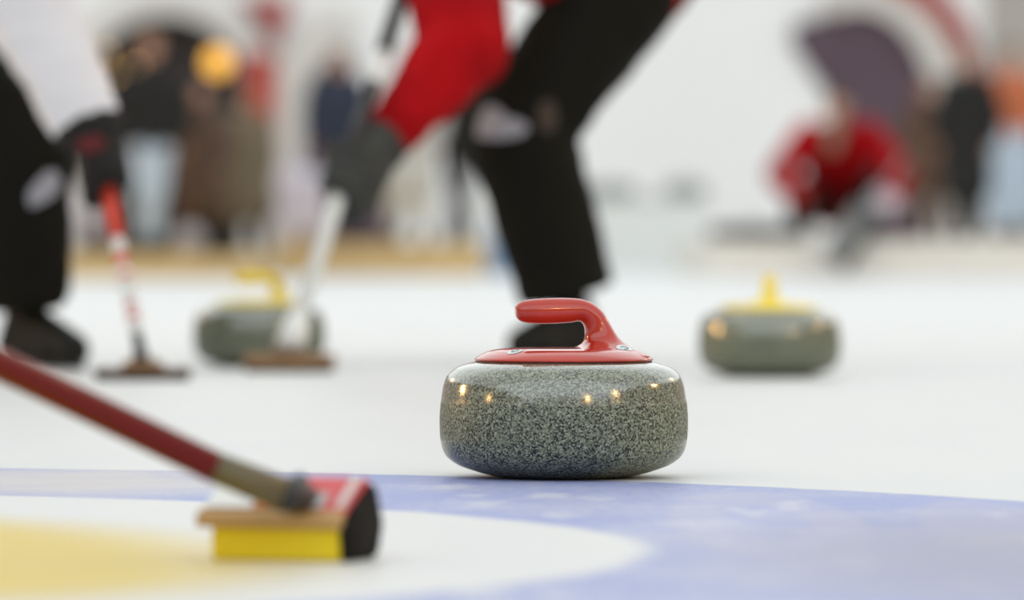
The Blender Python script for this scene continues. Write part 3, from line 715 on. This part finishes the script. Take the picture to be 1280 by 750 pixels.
# ------------------------------------------------------------------ small things in the distance
c0 = at(272,78,168); e = empty('globe_lamp', Vector((c0.x, c0.y, PL))); tag(e, 'glowing round amber lamp on a slim pole, beside the left archway', 'lamp')
zc = c0.z - PL
bm = bmesh.new(); ell(bm, (0,0,zc), .10, seg=32); obj('lamp_globe', bm, M['lamp'], e)
bm = bmesh.new(); tube(bm, (0,0,.02), (0,0,zc-.07), .016); obj('pole', bm, M['knob'], e)
bm = bmesh.new(); lathe(bm, [(.001,0),(.14,0),(.14,.015),(.03,.03),(.001,.03)], 32); obj('base', bm, M['knob'], e)
e = empty('string_light', ground(170, SA+.12)); tag(e, 'short string of warm bulbs glowing in the left dark archway', 'lights')
pts = [at(x,y,SA+.12) - e.location for x, y in ((132,66),(146,92),(158,106),(172,84),(184,96),(150,118),(176,120))]
bm = bmesh.new()
for p, q in zip(pts, pts[1:]): cap(bm, p, q, .006, seg=8)
obj('wire', bm, M['knob'], e)
for p in pts:
    bm = bmesh.new(); ell(bm, p, .022, seg=12); obj('bulb', bm, M['bulb'], e)
c0 = ground(236, 169.6, PL); bm = bmesh.new(); ell(bm, (0,0,.11), .11, seg=32)  # sphere coloured to imitate a defocused highlight
e = obj('glint_spot', bm, M['glint_spot'], loc=c0); tag(e, 'pale pinkish grey sphere standing in for a blurred glint, at the feet of the brown coat', 'glint_spot')
c0 = ground(378, 152, PM); e = empty('tote_bag', c0); tag(e, 'pale lilac upright bag on the platform, left of the navy jacket', 'bag')
bm = bmesh.new()
for x in (-.12, .12): cap(bm, (x,0,.125), (x*.8,0,.5), .11, .10)
cap(bm, (0,0,.135), (0,0,.52), .12, .105)
link('bag_body', remesh(bm, .012, 4, (.02,.1)), e, M['lilac'])
bm = bmesh.new(); pp = [Vector((.11*math.cos(t), 0, .6+.12*math.sin(t))) for t in [PI*i/10 for i in range(11)]]
for p, q in zip(pp, pp[1:]): cap(bm, p, q, .012, seg=8)
obj('carry_strap', bm, M['lilac'], e)
c0 = ground(606, 152, 0); c0.z = 0; e = empty('storage_box', c0 + Vector((.05,.0,0))); tag(e, 'small pale blue box at the end of the tan platform, beside the black trouser leg', 'box')
bm = bmesh.new(); box(bm, (.08,0,.2), (.2,.3,.4)); obj('box_body', bm, M['bluebox'], e, smooth=False, bevel=.01)
bm = bmesh.new(); box(bm, (.08,0,.42), (.22,.32,.04)); obj('lid', bm, M['bluebox'], e, smooth=False, bevel=.01)

# ------------------------------------------------------------------ light
w = bpy.data.worlds.new('hall'); SC.world = w; w.use_nodes = True
nt = w.node_tree; bg = nt.nodes['Background']
bg.inputs['Color'].default_value = (.38,.32,.26,1); bg.inputs['Strength'].default_value = 1.0
def area(name, loc, sx, sy, power, col=(1,1,1)):
    l = bpy.data.lights.new(name, 'AREA'); l.shape = 'RECTANGLE'; l.size = sx; l.size_y = sy; l.energy = power; l.color = col
    o = bpy.data.objects.new(name, l); C.objects.link(o); o.location = loc; return o
# unseen overhead light: three soft strips, strengths shaped to balance ice and stone
for y0, y1, e in ((-34, -3, 4.3), (-3, 15, 2.15), (15, 80, 3.25)):
    area('roof_light', (0, (y0+y1)/2, 11), 60, y1-y0, 60*(y1-y0)*e, (.85,.965,1.02))
def lamp(az, dist, elev, power, r=.3):
    a = math.radians(az); l = bpy.data.lights.new('hall_lamp', 'POINT'); l.energy = power; l.shadow_soft_size = r; l.color = (1,.58,.2)
    o = bpy.data.objects.new('hall_lamp', l); C.objects.link(o)
    o.location = (st.x + dist*math.sin(a), st.y - dist*math.cos(a), .1 + dist*math.tan(math.radians(elev)))
for az, el, p, q in ((-114,10.5,1100,.28),(-115,13.5,600,.26),(-76,11,250,.2),(-144,13,350,.22),(50,16.5,300,.16),(51,14.5,160,.14),(100,18.5,1300,.34),(137,17,400,.24),(22,14,350,.22)): lamp(az, 18, el, p, q)  # the last is an extra unseen lamp, added for the streak along the grip
SC.view_settings.view_transform = 'Standard'; SC.view_settings.look = 'None'; SC.view_settings.gamma = 1; SC.view_settings.exposure = 0
SC.view_settings.use_curve_mapping = False
SC.cycles.use_denoising = True
SC.cycles.max_bounces = 8
